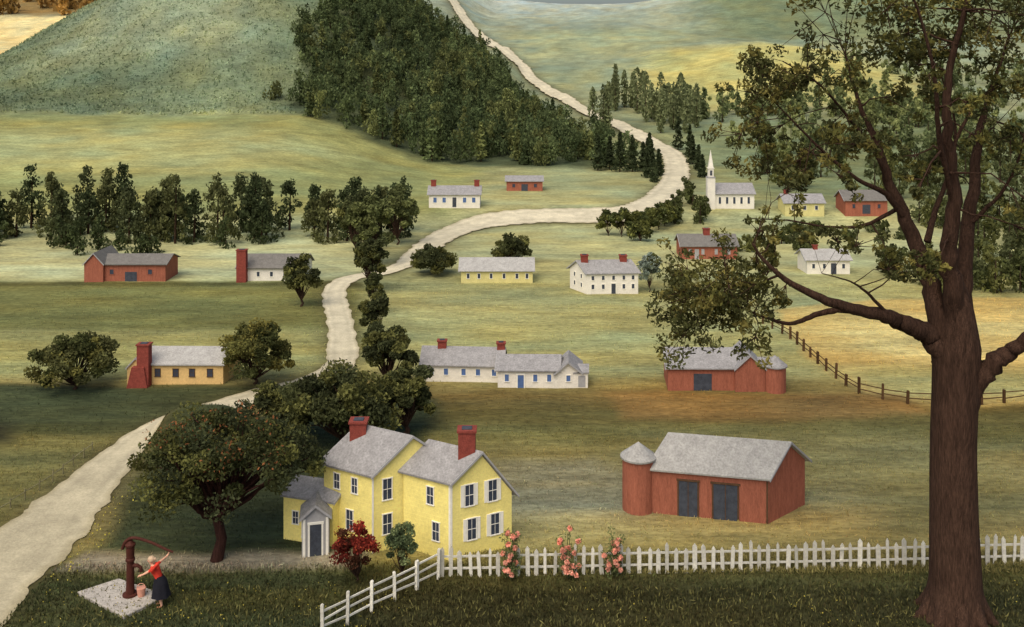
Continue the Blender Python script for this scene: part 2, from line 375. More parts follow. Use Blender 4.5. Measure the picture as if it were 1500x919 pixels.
for k in range(40):
    x=R.uniform(25,60); y=R.uniform(290,350); 
    if roaddist(np.array([x]),np.array([y]))[0]<3: continue
    h=R.uniform(9,16); c=lin((82,92,68))*R.uniform(.8,1.2); z0=h1(x,y); n=320
    t=R.uniform(0,1,n); a=R.uniform(0,6.28,n); rr=R.uniform(1.4,2.4)*np.sin(np.clip(t*.9+.08,0,1)*np.pi)**.6*R.uniform(.3,1,n)
    g.leaves(np.stack([x+np.cos(a)*rr,y+np.sin(a)*rr,z0+.5+t*h],-1),.32,c,1,1.9,.3,upright=.8)
    g.tube([[x,y,z0-1],[x,y,z0+h*.8]],[.22,.05],0,lin((80,66,50)),5)
g.build('poplar_grove',[M_bark,M_leaf])
g=Geo()
def scat(n,x0,x1,y0,y1,hh,cols,nl=130,size=.5,rr=2.2):
    for k in range(n):
        x=R.uniform(x0,x1);y=R.uniform(y0,y1)
        if roaddist(np.array([x]),np.array([y]))[0]<rr+.5: continue
        h=R.uniform(*hh); c=cols[R.randint(len(cols))]*R.uniform(.8,1.2); z0=h1(x,y)
        for q in range(7): blob(g,(x+R.normal()*.45*rr,y+R.normal()*.45*rr,z0+h*(.1+.13*q)),rr*(1.0-.09*q)*R.uniform(.4,.85),nl//6,size,c*R.uniform(.75,1.25),upright=.6)
        g.tube([[x,y,z0-1],[x,y,z0+h*.7]],[.2,.06],0,lin((70,58,46)),4)
cR=[lin((80,92,66)),lin((72,84,60)),lin((92,102,70))]
scat(85,54,165,318,338,(6,12),cR,nl=190,size=.36)
scat(120,62,200,230,320,(6,11),cR,nl=180,size=.36); scat(65,120,240,340,430,(8,13),cR,nl=180,size=.42)
scat(70,-420,-190,600,700,(12,18),[lin((112,94,58)),lin((130,108,66))],size=1.1,rr=5)
g.build('distant_woods',[M_bark,M_leaf])
g=Geo()
cR2=[lin((56,64,40)),lin((70,76,46)),lin((64,72,50))]
scat(30,68,96,132,165,(4,8),cR2,nl=360,size=.18,rr=2.0)
scat(28,48,72,112,128,(3.5,6),cR2,nl=420,size=.16,rr=1.8)
scat(8,33,46,140,150,(1.4,2.4),cR2,nl=300,size=.16,rr=1.2)
scat(10,28,34,160,178,(3,5),cR2,nl=300,size=.18,rr=1.3)
scat(30,56,110,182,225,(6,10),cR2,nl=280,size=.27,rr=2.3)
scat(10,44,62,150,158,(1.2,2.0),cR2,nl=260,size=.16,rr=1.2)
g.build('village_woods',[M_bark,M_leaf])
LB=2.2
dk=[lin((50,56,36)),lin((64,68,40)),lin((42,48,32))]
clumptree('apple_tree',-16.2,52.5,8.6,5.7,cz=5.5,rz=3.0,n=20000,size=.066,cols=[lin((46,52,32)),lin((60,64,36)),lin((38,44,30))],trunk=.32,fork=.27,K=95,barkc=(62,40,34),tips=lin((96,64,42)),cr=.16,cx=.5)
clumptree('broadleaf_tree',-12.2,68.2,5.8,4.2,cz=2.9,rz=2.8,n=14000,size=.09,cols=dk,trunk=.2,K=60,fork=.1,cr=.25)
clumptree('broadleaf_tree',-16.2,70,4.6,2.8,cz=2.4,rz=2.1,n=9000,size=.09,cols=dk,trunk=.2,K=36,fork=.1,cr=.28)
clumptree('broadleaf_tree',-7.8,70.5,5.2,2.5,cz=2.8,rz=2.4,n=8000,size=.09,cols=dk,trunk=.2,K=34,fork=.1,cr=.28)
clumptree('broadleaf_tree',-10.6,81,5.4,2.7,n=9000,size=.1,cols=dk,trunk=.18,K=38,fork=.12,cr=.28)
clumptree('roadside_tree',-13.3,93,6.0,1.5,cz=3.1,rz=2.8,n=4500,size=.11,cols=dk,K=28,fork=.1)
clumptree('roadside_tree',-15,105,5.5,1.3,cz=2.9,rz=2.5,n=3500,size=.11,cols=dk,K=22,fork=.1)
clumptree('roadside_tree',-23.8,108,6.0,2.0,cz=3.3,rz=2.5,n=5500,size=.11,cols=dk,K=30,fork=.12)
clumptree('roadside_tree',-17.2,116,7.6,2.4,cz=4.0,rz=3.5,n=6500,size=.13,cols=dk,K=36,fork=.1,cr=.28)
clumptree('roadside_tree',-19.2,131,11,3.2,cz=5.6,rz=4.9,n=8000,size=.15,cols=[lin((72,80,52)),lin((60,68,44))],K=44,fork=.1,cr=.28)
clumptree('roadside_tree',-17.5,146,10,3.4,cz=5,rz=4.6,n=7000,size=.16,cols=[lin((72,80,52)),lin((60,68,44))],K=40,fork=.1,cr=.28)
clumptree('roadside_tree',-23,140,9,3.0,cz=4.6,rz=4.2,n=6500,size=.16,cols=dk,K=36,fork=.1,cr=.28)
clumptree('garden_tree',-36.8,80.5,4.9,3.8,cz=2.3,rz=2.5,n=11000,size=.085,cols=[lin((56,60,38)),lin((72,74,42)),GD],K=64,fork=.08,cr=.2)
clumptree('garden_tree',-21.9,81.5,5.6,3.8,cz=2.7,rz=2.8,n=11000,size=.085,cols=[lin((62,65,37)),lin((78,78,42)),GD],K=64,fork=.08,cr=.2)
clumptree('orchard_tree',-10.1,125,4.0,3.4,cz=1.9,rz=2.0,n=6500,size=.12,cols=dk,K=42,fork=.1,cr=.27)
clumptree('orchard_tree',-.2,131,4.4,3.0,cz=2.2,rz=2.1,n=6000,size=.12,cols=dk,K=38,fork=.1,cr=.27)
WARM=np.array([1,1,1.]); LB=1.7
clumptree('blue_green_shrub',16.6,115.5,5.3,1.5,cz=2.8,rz=2.4,n=3400,size=.1,cols=[lin((104,114,102)),lin((118,126,114))],K=26,fork=.1,trunk=.05)
LB=1.25
clumptree('red_leaf_shrub',-8.15,50.3,3.3,1.35,cz=1.65,rz=1.5,n=4800,size=.047,cols=[lin((124,46,36)),lin((100,40,32)),lin((74,46,32))],K=38,fork=.06,trunk=.06,tips=lin((170,76,50)),cr=.26)
LB=1.8
clumptree('green_shrub',-5.85,50.8,3.2,.95,cz=1.55,rz=1.6,n=4400,size=.045,cols=[lin((78,88,58)),lin((88,96,64)),lin((62,72,48))],K=36,fork=.06,trunk=.05,cr=.3)
LB=1.15
def rose(x,y,h):
    g=Geo(); z0=h1(x,y)
    for k in range(16):
        a=R.uniform(0,6.28); tip=np.array([x+math.cos(a)*R.uniform(.1,.7),y+math.sin(a)*.35,z0+h*R.uniform(.3,1)])
        b=np.array([x,y,z0]); m_=(b+tip)/2+R.normal(size=3)*.1
        g.tube([b,m_,tip],[.03,.022,.012],0,lin((88,92,60)),5)
        blob(g,m_,.32,34,.045,lin((104,112,70))); blob(g,tip,.22,22,.04,lin((110,118,72)))
        if k%2==0 or R.rand()<.3: blob(g,tip+np.array([0,-.12,0]),.13,60,.06,lin((232,164,140)),.14,1.0,shell=.6)
        if R.rand()<.35: blob(g,m_+np.array([R.normal()*.12,-.28,0]),.12,50,.055,lin((236,176,152)),.14,1.0,shell=.6)
    g.build('rose_bush',[M_bark,M_leaf])
rose(-.05,50.35,2.5); rose(2.95,50.6,2.6); rose(5.45,50.7,2.6)
# ---------------------------------------------------------------- big elm
LB=2.15; WARM=np.array([1.1,1.0,.82])
g=Geo(); ex,ey=21.8,47.0; ez=h1(ex,ey); bk=lin((72,53,42))
S=29.8
def E(px,py,dy=0): return np.array([ex+(px-1400)/S,ey+dy,ez+(905-py)/S])
def curve(P,n=6):
    P=np.array(P); k=len(P); t=np.linspace(0,k-1,(k-1)*n+1); out=[]
    p=np.vstack([2*P[0]-P[1],P,2*P[-1]-P[-2]])
    for q in t:
        i=min(int(q),k-2); f=q-i; a,b,c,d_=p[i:i+4]
        out.append(.5*((2*b)+(-a+c)*f+(2*a-5*b+4*c-d_)*f*f+(-a+3*b-3*c+d_)*f**3))
    return np.array(out)
skel=[]
def limb(P,r0,r1,k=10,rf=None):
    c=curve(P); rr=np.interp(np.linspace(0,1,len(c)),np.linspace(0,1,len(rf)),rf) if rf else np.linspace(r0**.7,r1**.7,len(c))**(1/.7)
    if not rf: c=c+R.normal(size=c.shape)*np.minimum(.06,rr*.14)[:,None]
    g.tube(c,rr,0,bk,k)
    for q in range(len(c)): skel.append((c[q],rr[q]))
limb([E(1396,930),E(1398,900),E(1400,850),E(1398,760),E(1397,660),E(1400,570),E(1402,510),E(1402,450),E(1400,405)],0,0,20,rf=[2.1,1.5,1.22,1.12,1.07,1.08,1.12,.75,.3])
for q in range(9):
    a=q/9*6.28+.3; g.tube([[ex+math.cos(a)*.6,ey+math.sin(a)*.6,ez+1.8],[ex+math.cos(a)*1.1,ey+math.sin(a)*1.1,ez+.7],[ex+math.cos(a)*1.6,ey+math.sin(a)*1.6,ez+.1],[ex+math.cos(a)*2.2,ey+math.sin(a)*2.1,ez-.25]],[.45,.42,.28,.1],0,bk,8)
limb([E(1398,590),E(1385,530),E(1360,492),E(1320,472,-.4),E(1280,455,-1),E(1215,436,-1.5),E(1160,412,-2),E(1110,378,-2.2),E(1085,345,-2.4)],.72,.05,12)
limb([E(1340,482,-.4),E(1290,462,0),E(1240,458,.5),E(1200,468,.7),E(1165,482,.9),E(1120,470,1),E(1070,450,1.2)],.26,.04)
limb([E(1393,560),E(1378,470,.3),E(1366,400,1),E(1345,330,1.5),E(1325,270,2),E(1310,210,2.4),E(1290,150,3),E(1270,80,3)],.62,.05,12)
limb([E(1400,560),E(1393,450,-.3),E(1382,370,-.6),E(1385,290,-1),E(1372,200,-1.3),E(1368,110,-1.6),E(1385,20,-2),E(1390,-80,-2)],.6,.06,12)
limb([E(1405,570),E(1414,470,.3),E(1430,370,1),E(1450,270,1.5),E(1466,190,2),E(1495,120,2.5),E(1530,40,3)],.58,.05,12)
limb([E(1405,620),E(1425,560,-.3),E(1450,524,-.7),E(1475,502,-1),E(1503,468,-1.4),E(1550,420,-2),E(1620,340,-2.4)],.66,.1,12)
limb([E(1372,360,1),E(1400,310,2),E(1430,250,2.5),E(1440,180,3),E(1420,100,3.4)],.18,.03)
limb([E(1350,335,1.5),E(1310,290,1),E(1270,270,.5),E(1220,235,0),E(1170,190,-.5),E(1130,150,-.7)],.17,.03)
limb([E(1340,310,1.5),E(1290,340,2),E(1240,345,2.4),E(1180,338,3),E(1120,335,3)],.12,.02)
limb([E(1330,285,2),E(1300,230,1.5),E(1250,170,1),E(1200,120,.5),E(1150,90,.4)],.12,.03)
limb([E(1386,300,-1),E(1350,200,-2),E(1330,110,-3),E(1300,20,-3.5),E(1260,-60,-4)],.16,.03)
limb([E(1290,455,-1),E(1255,420,-1.5),E(1225,400,-2),E(1180,385,-2.5)],.1,.02)
limb([E(1440,330,1),E(1470,280,0),E(1480,220,-1),E(1490,150,-1)],.12,.02)
limb([E(1376,220,-1.2),E(1410,160,-1),E(1450,120,-.5),E(1475,60,0)],.1,.02)
SP=np.array([a for a,b in skel]); SR=np.array([b for a,b in skel])
cl=[]
KEEP=[(1135,1305,278,328),(1165,1255,350,412),(1025,1112,225,312),(990,1088,325,388)]
def cz_(n,x0,x1,y0,y1,r=(24,44)):
    for q in range(n):
        a,b_=R.uniform(x0,x1),R.uniform(y0,y1)
        if any(p[0]<a<p[1] and p[2]<b_<p[3] for p in KEEP): continue
        cl.append((a,b_,R.uniform(*r)))
cz_(24,1150,1500,-50,50,(18,34)); cz_(13,1230,1400,40,150,(13,26)); cz_(8,1400,1510,40,170,(13,26))
cz_(12,1060,1190,90,180,(12,22)); cz_(13,1070,1200,190,275,(12,24)); cz_(9,1190,1330,180,270,(11,20))
cz_(8,1105,1240,328,372,(10,18)); cz_(5,1250,1340,335,390,(9,16)); cz_(9,1430,1520,190,320,(12,24))
cz_(26,978,1115,390,490,(17,30)); cz_(14,1440,1700,-120,250,(26,44)); cz_(22,1180,1650,-220,-60,(30,50))
cz_(4,1120,1165,380,415,(10,16)); cz_(4,1300,1400,160,270,(10,16))
elc=[lin((50,54,32)),lin((64,66,36)),lin((80,78,44)),lin((56,60,38))]
for (px,py,rp) in cl:
    c=E(px,py,R.uniform(-5,5)*(.35 if px<1130 else 1)); 
    dd=np.linalg.norm(SP-c,axis=1)+SR*2; k=int(np.argmin(dd)); a=SP[k]
    mid=a*.5+c*.5+np.array([0,0,.35])+R.normal(size=3)*.25
    r0=min(SR[k]*.6,.07)
    g.tube([a,(a+mid)/2+R.normal(size=3)*.1,mid,c],[r0,r0*.8,r0*.55,.02],0,bk,5)
    rr=rp/S
    for q in range(6):
        cc=c+R.normal(size=3)*rr*.85; g.tube([mid*.4+c*.6,cc],[.022,.01],0,bk,4)
        blob(g,cc,(rr*.6,rr*.6,rr*.45),int(18+28*rr),.068,elc[R.randint(4)]*R.uniform(.7,1.25),.38,2.0,shell=.05)
g.build('elm_tree',[M_bark,M_leaf])
WARM=np.array([1,1,1.])
# ---------------------------------------------------------------- buildings
class Bld:
    def __init__(s,name,x,y):
        s.name=name; s.z=h1(x,y); s.o=np.array([x,y]); s.parts={}
    def raw(s,part,mat,V,F):
        p=s.parts.setdefault(part,[[],[],mat]); n=len(p[0]); p[0]+= [tuple(v) for v in V]; p[1]+=[tuple(i+n for i in f) for f in F]
    def hexa(s,part,mat,V):
        s.raw(part,mat,V,[(0,3,2,1),(4,5,6,7),(0,1,5,4),(1,2,6,5),(2,3,7,6),(3,0,4,7)])
    def block(s,O,a,b,eave,rise,wall,roof,eave2=None,rs=.5,ov=.22,th=.1):
        k=dict(O=np.array(O,float),a=np.array(a,float),b=np.array(b,float)); e2=eave if eave2 is None else eave2
        zr=eave+rise; z=s.z; A,Bv,O=k['a'],k['b'],k['O']
        def P(sv,t,zz): q=O+A*sv+Bv*t; return (q[0],q[1],z+zz)
        V=[]
        for t in (0,1): V+=[P(0,t,-.7),P(1,t,-.7),P(1,t,e2),P(rs,t,zr),P(0,t,eave)]
        s.raw('walls' if wall is not M_gray else 'porch_walls',wall,V,[(0,1,2,3,4),(9,8,7,6,5),(0,4,9,5),(1,6,7,2)])
        ovs=ov/np.linalg.norm(A); ovt=ov/np.linalg.norm(Bv)
        for (s0,e) in ((0,eave),(1,e2)):
            sl=(zr-e)/abs(rs-s0); sd=-ovs if s0==0 else 1+ovs; ze=e-sl*ovs
            lo=[P(sd,-ovt,ze+.012),P(rs,-ovt,zr+.012),P(rs,1+ovt,zr+.012),P(sd,1+ovt,ze+.012)]
            hi=[(v[0],v[1],v[2]+th) for v in lo]; s.hexa('roof',roof,lo+hi)
            f0=[P(sd,-ovt-.05/np.linalg.norm(Bv),ze-.05),P(rs,-ovt-.05/np.linalg.norm(Bv),zr-.05),P(rs,-ovt,zr-.05),P(sd,-ovt,ze-.05)]
            s.hexa('verge_boards',M_gray,f0+[(v[0],v[1],v[2]+.14) for v in f0])
        k['z']=z; return k
    def wallbox(s,part,mat,k,wall,u_,zc,w,h,o0,o1,du=0):
        O,a,b=k['O'],k['a'],k['b']
        if wall=='F': o,t,opp=O,b,a
        elif wall=='G': o,t,opp=O,a,b
        elif wall=='E': o,t,opp=O+b,a,-b
        else: o,t,opp=O+a,b,-a
        T=t/np.linalg.norm(t); N=np.array([T[1],-T[0]]); 
        if N@opp>0: N=-N
        c=o+t*u_+T*du; q=[]
        for zz in (zc-h/2,zc+h/2):
            for (sx,oo) in ((-1,o0),(1,o0),(1,o1),(-1,o1)):
                p=c+T*sx*w/2+N*oo; q.append((p[0],p[1],k['z']+zz))
        s.hexa(part,mat,q)
    def window(s,k,wall,u_,zc,w,h,pane=None,frame=None,shut=None,mull=True):
        pane=pane or M_glass; frame=frame or M_wpaint; f=max(.05,w*.11)
        s.wallbox('window_panes',pane,k,wall,u_,zc,w,h,-.03,.02)
        for dz in (-1,1): s.wallbox('window_frames',frame,k,wall,u_,zc+dz*(h/2+f/2),w+2*f+.04,f,-.03,.07 if dz<0 else .055)
        for dx in (-1,1): s.wallbox('window_frames',frame,k,wall,u_,zc,f,h-.002,-.03,.05,du=dx*(w/2+f/2))
        if mull:
            s.wallbox('window_bars',frame,k,wall,u_,zc,w-.002,f*.55,-.02,.035)
            s.wallbox('window_bars',frame,k,wall,u_,zc,f*.4,h-.004,-.02,.03)
        if shut:
            for dx in (-1,1): s.wallbox('shutters',shut,k,wall,u_,zc,w*.38,h*1.05,-.02,.04,du=dx*(w/2+f+w*.22))
    def door(s,k,wall,u_,w,h,mat=None,frame=None):
        s.wallbox('door',mat or M_door,k,wall,u_,h/2,w,h,-.03,.03)
        if frame:
            s.wallbox('door_frame',frame,k,wall,u_,h+.06,w+.26,.12,-.03,.07)
            for dx in (-1,1): s.wallbox('door_frame',frame,k,wall,u_,h/2,.1,h,-.03,.06,du=dx*(w/2+.06))
        s.wallbox('door_rail',M_gray if mat is None else mat,k,wall,u_,h*.5,.04,h*.96,.03,.05)
    def chimney(s,k,sv,t,w,d_,z0,z1):
        c=k['O']+k['a']*sv+k['b']*t
        for (ww,dd,a,b,pt) in ((w,d_,z0,z1-.12,'chimney'),(w+.14,d_+.14,z1-.12,z1,'chimney')):
            q=[(c[0]+sx*ww/2,c[1]+sy*dd/2,k['z']+zz) for zz in (a,b) for sx,sy in ((-1,-1),(1,-1),(1,1),(-1,1))]
            s.hexa(pt,M_brick,q)
        q=[(c[0]+sx*w*.3,c[1]+sy*d_*.3,k['z']+zz) for zz in (z1,z1+.05) for sx,sy in ((-1,-1),(1,-1),(1,1),(-1,1))]
        s.hexa('chimney_flue',M_door,q)
    def silo(s,x,y,r,h,hr,wall,roof):
        n=20; z=s.z; V=[];F=[]
        for zz in (-.6,h): V+=[(x+r*math.cos(i*2*math.pi/n),y+r*math.sin(i*2*math.pi/n),z+zz) for i in range(n)]
        F=[(i,(i+1)%n,n+(i+1)%n,n+i) for i in range(n)]; s.raw('silo_wall',wall,V,F)
        r2=r*1.14; V=[(x+r2*math.cos(i*2*math.pi/n),y+r2*math.sin(i*2*math.pi/n),z+h-.05) for i in range(n)]
        V+=[(v[0],v[1],v[2]+.1) for v in V]+[(x,y,z+h+hr)]
        F=[(i,(i+1)%n,n+(i+1)%n,n+i) for i in range(n)]+[(n+i,n+(i+1)%n,2*n) for i in range(n)]+[tuple(range(n-1,-1,-1))]
        s.raw('silo_roof',roof,V,F)
    def done(s):
        e_=empty(s.name)
        for k,(V,F,m) in s.parts.items(): pmesh(k,V,F,m,e_)
# yellow farmhouse
b=Bld('yellow_farmhouse',-6,54)
A=b.block((-7.8,53.2),(4.0,2.0),(-3.0,1.7),4.4,1.7,M_yellow,M_roof)
Bk=b.block((-3.37,52.35),(3.35,1.6),(-2.75,1.55),4.35,1.3,M_yellow,M_roof,eave2=3.1,rs=.46)
C=b.block((-10.1,53.9),(1.2,2.2),(-3.0,.9),2.5,.6,M_yellow,M_roof,ov=.12)
Pp=b.block((-11.6,52.75),(1.45,.35),(-.25,1.5),2.15,.62,M_gray,M_roof,ov=.14)
b.door(Pp,'G',.5,.62,1.75,M_door,M_wpaint)
for uu in (.08,.92): b.wallbox('porch_pilasters',M_wpaint,Pp,'G',uu,1.05,.14,2.1,-.02,.08)
b.window(Pp,'F',.5,1.3,.35,.9)
for uu in (.3,.68): b.window(Bk,'G',uu,3.4,.5,1.15,shut=M_wpaint)
for uu in (.34,.72): b.window(Bk,'G',uu,1.5,.5,1.15,shut=M_wpaint)
b.window(Bk,'F',.42,3.3,.42,.95); b.window(Bk,'F',.3,1.4,.42,1.0)
b.window(A,'G',.2,3.4,.5,1.15); b.window(A,'G',.2,1.45,.5,1.1)
for uu in (.35,.72): b.window(A,'F',uu,3.5,.38,.85)
b.window(A,'F',.45,1.5,.45,1.1)
b.window(C,'F',.75,1.35,.34,.7)
b.chimney(Bk,.46,.25,.95,.8,4.8,6.85); b.chimney(A,.42,.93,.95,.8,4.8,6.55)
for (k,w) in ((A,'G'),(Bk,'G'),(Bk,'F')): b.wallbox('corner_board',M_wpaint,k,w,.0,2.05,.1,4.3,.0,.035,du=.05)
b.done()
# big red barn
b=Bld('red_barn',15,58)
k=b.block((15.16,56.6),(2.95,2.5),(-6.7,1.4),2.8,1.5,M_red,M_roofl,ov=.25)
b.wallbox('barn_doors',M_door,k,'F',.36,1.05,1.4,2.1,-.03,.04); b.wallbox('barn_doors',M_door,k,'F',.68,1.05,1.1,2.1,-.03,.04)
for u_,w_ in ((.36,1.4),(.68,1.1)):
    b.wallbox('door_track',M_wood,k,'F',u_,2.18,w_*1.25,.1,-.02,.08); b.wallbox('door_seam',M_wood,k,'F',u_,1.05,.04,2.08,.03,.055)
    for dx in (-1,1): b.wallbox('door_jambs',M_wood,k,'F',u_,1.05,.08,2.1,-.02,.06,du=dx*(w_/2+.05))
b.wallbox('corner_board',M_wood,k,'F',.0,1.4,.1,2.75,0,.03,du=.05)
b.silo(7.75,58.6,.98,3.2,.9,M_red,M_roofl); b.done()
# white longhouse with ell
b=Bld('white_farmhouse',-1,82)
k=b.block((-7.75,82.4),(.2,3.4),(6.9,-.5),1.45,1.0,M_white,M_roof)
for u_ in (.12,.3,.52,.7,.9): b.window(k,'F',u_,.85,.36,.55,pane=M_blue,mull=False)
k2=b.block((-1.2,80.6),(.3,3.4),(5.1,-.1),1.5,.75,M_white,M_roof)
for u_ in (.15,.62,.85): b.window(k2,'F',u_,.85,.34,.6,pane=M_blue,mull=False)
b.door(k2,'F',.38,.5,1.1,M_blue,M_wpaint)
k3=b.block((3.7,80.5),(2.1,.2),(.2,3.0),1.3,.85,M_white,M_roof)
b.window(k3,'G',.5,.8,.34,.5,pane=M_blue,mull=False)
k4=b.block((5.3,80.7),(.2,2.2),(1.1,.0),1.2,.35,M_wpaint,M_roofl,ov=.1); b.wallbox('porch_opening',M_gray,k4,'F',.5,.5,.7,.95,-.03,.02)
b.chimney(k,.5,.22,.75,.6,2,3.1); b.chimney(k,.5,.97,.7,.6,2,3.0); b.done()
# middle red barn
b=Bld('red_barn',16,80)
k=b.block((13.05,80),(.3,4.0),(5.8,-.1),1.9,1.05,M_red,M_roof)
b.wallbox('barn_doors',M_door,k,'F',.5,.7,1.5,1.4,-.03,.04)
k2=b.block((18.6,79.6),(2.5,.1),(.1,4.0),1.9,1.1,M_red,M_roof,ov=.12)
k3=b.block((20.9,80.0),(.2,2.6),(1.6,0),1.7,.6,M_red,M_roof,ov=.1)
b.silo(22.0,80.0,.9,2.1,.85,M_red,M_roof); b.done()
# ochre house with big chimney
b=Bld('ochre_cottage',-28,82)
k=b.block((-31.6,81.5),(.5,3.6),(7.0,-.1),1.75,.9,M_orange,M_roofl)
for u_ in (.2,.42,.62,.84): b.window(k,'F',u_,1.0,.42,.62,frame=M_wood)
k2=b.block((-32.7,81.2),(1.5,.1),(.2,3.4),1.5,.8,M_orange,M_roofl,ov=.1)
b.chimney(k2,1.0,-.05,1.0,.8,-.4,3.6)
V=[(-32.6,80.55),(-30.7,80.55),(-30.7,81.1),(-32.6,81.1)]
V2=[(-32.1,80.6),(-31.05,80.6),(-31.05,81.1),(-32.1,81.1)]
b.hexa('chimney_base',M_brick,[(p[0],p[1],b.z-.4) for p in V]+[(p[0],p[1],b.z+1.7) for p in V2]); b.done()
def simple(name,x0,x1,y,W,eave,rise,wall,roof,wins,chs=(),winz=.55,ww=.45,wh=.7,pane=None,door=None,frame=None,slant=.0):
    b=Bld(name,(x0+x1)/2,y+W/2); k=b.block((x0,y),(slant,W),(x1-x0,0),eave,rise,wall,roof,ov=.3)
    for u_ in wins: b.window(k,'F',u_,eave*winz,ww,wh,pane=pane,mull=False,frame=frame)
    if door: b.door(k,'F',door,.7,eave*.75,M_door,None)
    for (sv,t,w,z1) in chs: b.chimney(k,sv,t,w,w*.8,eave*.8,z1)
    return b,k
b,k=simple('red_barn',-53.5,-43.8,120.8,4.5,2.2,.8,M_red,M_roofd,(.3,.8),ww=.5,wh=.6,frame=M_red); 
b.block((-53.9,120.4),(2.4,0),(.1,5),2.3,1.3,M_red,M_roofd,ov=.15); b.wallbox('barn_doors',M_door,k,'F',.55,.6,1.5,1.2,-.03,.04); b.done()
b,k=simple('white_cottage',-34.7,-26.3,121.2,4.5,1.75,1.2,M_white,M_roofd,(.3,.5,.7,.9),winz=.5,ww=.35,wh=.6); b.chimney(k,-.1,.07,1.2,.9,-.3,4.1); b.done()
b,k=simple('white_cottage',-15,-5.8,172.5,5,2.3,1.2,M_white,M_roof,(.12,.3,.7,.88),chs=((.5,.07,.9,4.6),(.5,.93,.9,4.6)),pane=M_blue,ww=.6,wh=.9,door=.5); b.done()
b,k=simple('red_barn',-1.1,6.2,194,5,2.0,.8,M_red,M_roof,(.2,.8),ww=.6,wh=.7,frame=M_red); b.wallbox('barn_doors',M_door,k,'F',.5,.7,1.3,1.4,-.03,.04); b.done()
b,k=simple('yellow_longhouse',-6.4,2.6,120,4.4,1.6,1.1,M_cream,M_roofl,(.1,.25,.42,.6,.78,.92),ww=.32,wh=.6); b.done()
b=Bld('white_farmhouse',11,116)
k=b.block((8.9,113.9),(-1.8,3.2),(6.2,.5),2.5,1.15,M_white,M_roof,ov=.25)
for u_ in (.12,.32,.52,.72,.9): b.window(k,'F',u_,1.9,.32,.5,mull=False)
for u_ in (.12,.32,.72,.9): b.window(k,'F',u_,.85,.32,.55,mull=False)
b.door(k,'F',.52,.5,1.2,M_door,M_wpaint)
for u_ in (.3,.7):
    for z_ in (.9,1.95): b.window(k,'G',u_,z_,.3,.5,mull=False)
b.chimney(k,.5,.12,.85,.8,2.6,4.4); b.chimney(k,.5,.88,.85,.8,2.6,4.3); b.done()
b,k=simple('red_house',24,31.8,135,4.5,1.9,1.2,M_red,M_roofd,(.15,.38,.62,.85),chs=((.5,.5,.9,4.0),),ww=.45,wh=.8,frame=M_red,pane=M_gray); b.door(k,'F',.27,.6,1.4,M_gray); b.done()
b,k=simple('white_cottage',38.6,44.2,125,4.2,1.9,.95,M_white,M_roofl,(.15,.4,.85),chs=((.5,.3,.6,3.5),),ww=.36,wh=.6,door=.62); b.done()
# church with steeple
b,k=simple('church',36.4,43.6,172,5.5,2.5,1.5,M_white,M_roof,(.14,.32,.5,.68,.86),ww=.42,wh=1.2,winz=.5)
t=b.block((35.1,171.6),(1.4,0),(0,1.4),5.4,.01,M_white,M_roof,ov=.05)
x,y,z=35.8,172.3,b.z
for (r0,r1,z0,z1) in ((.46,.46,5.4,7.0),(.58,.58,7.0,7.12)):
    q=[(x+sx*r*1.0,y+sy*r,z+zz) for zz,r in ((z0,r0),(z1,r1)) for sx,sy in ((-1,-1),(1,-1),(1,1),(-1,1))]; b.hexa('belfry',M_white,q)
r=.44; b.raw('spire',M_white,[(x-r,y-r,z+7.12),(x+r,y-r,z+7.12),(x+r,y+r,z+7.12),(x-r,y+r,z+7.12),(x,y,z+10.4)],[(0,1,4),(1,2,4),(2,3,4),(3,0,4)])
r=.46; b.wallbox('belfry_louvre',M_door,dict(O=np.array([x-r,y-r]),a=np.array([0,2*r]),b=np.array([2*r,0.]),z=b.z),'F',.5,6.2,.42,.9,-.02,.03); b.done()
b,k=simple('yellow_cottage',48,54.9,168,4.5,2.0,1.2,M_cream,M_roof,(.2,.5,.8),chs=((.5,.1,.6,4.0),),ww=.5,wh=.7); b.done()
b,k=simple('red_barn',58.6,66,168,5,2.4,1.4,M_red,M_roofd,(.2,.8),ww=.5,wh=.7,frame=M_red); b.wallbox('barn_doors',M_door,k,'F',.5,.8,1.4,1.6,-.03,.04); b.done()
# ---------------------------------------------------------------- fences
def boxgeo(g,c,T,w,dp,z0,z1,col,point=0,lean=0):
    T=np.array(T)/np.linalg.norm(T); N=np.array([-T[1],T[0]])
    q=[]
    for zz in (z0,z1):
        for sx,sy in ((-1,-1),(1,-1),(1,1),(-1,1)):
            p=np.array(c[:2])+T*(sx*w/2+(lean if zz==z1 else 0))+N*sy*dp/2; q.append((p[0],p[1],zz))
    F=[(0,3,2,1),(0,1,5,4),(1,2,6,5),(2,3,7,6),(3,0,4,7)]
    if point:
        cc=np.array(c[:2])+T*lean
        p0=cc-N*dp/2;p1=cc+N*dp/2; q+=[(p0[0],p0[1],z1+point),(p1[0],p1[1],z1+point)]
        m0=((q[4][0]+q[5][0])/2,(q[4][1]+q[5][1])/2,z1); m1=((q[7][0]+q[6][0])/2,(q[7][1]+q[6][1])/2,z1)
        q+=[m0,m1]; F+=[(4,8,9,7),(5,6,9,8),(4,10,5,8),(7,9,6,11)]
    else: F.append((4,5,6,7))
    g.add(q,F,0,col)
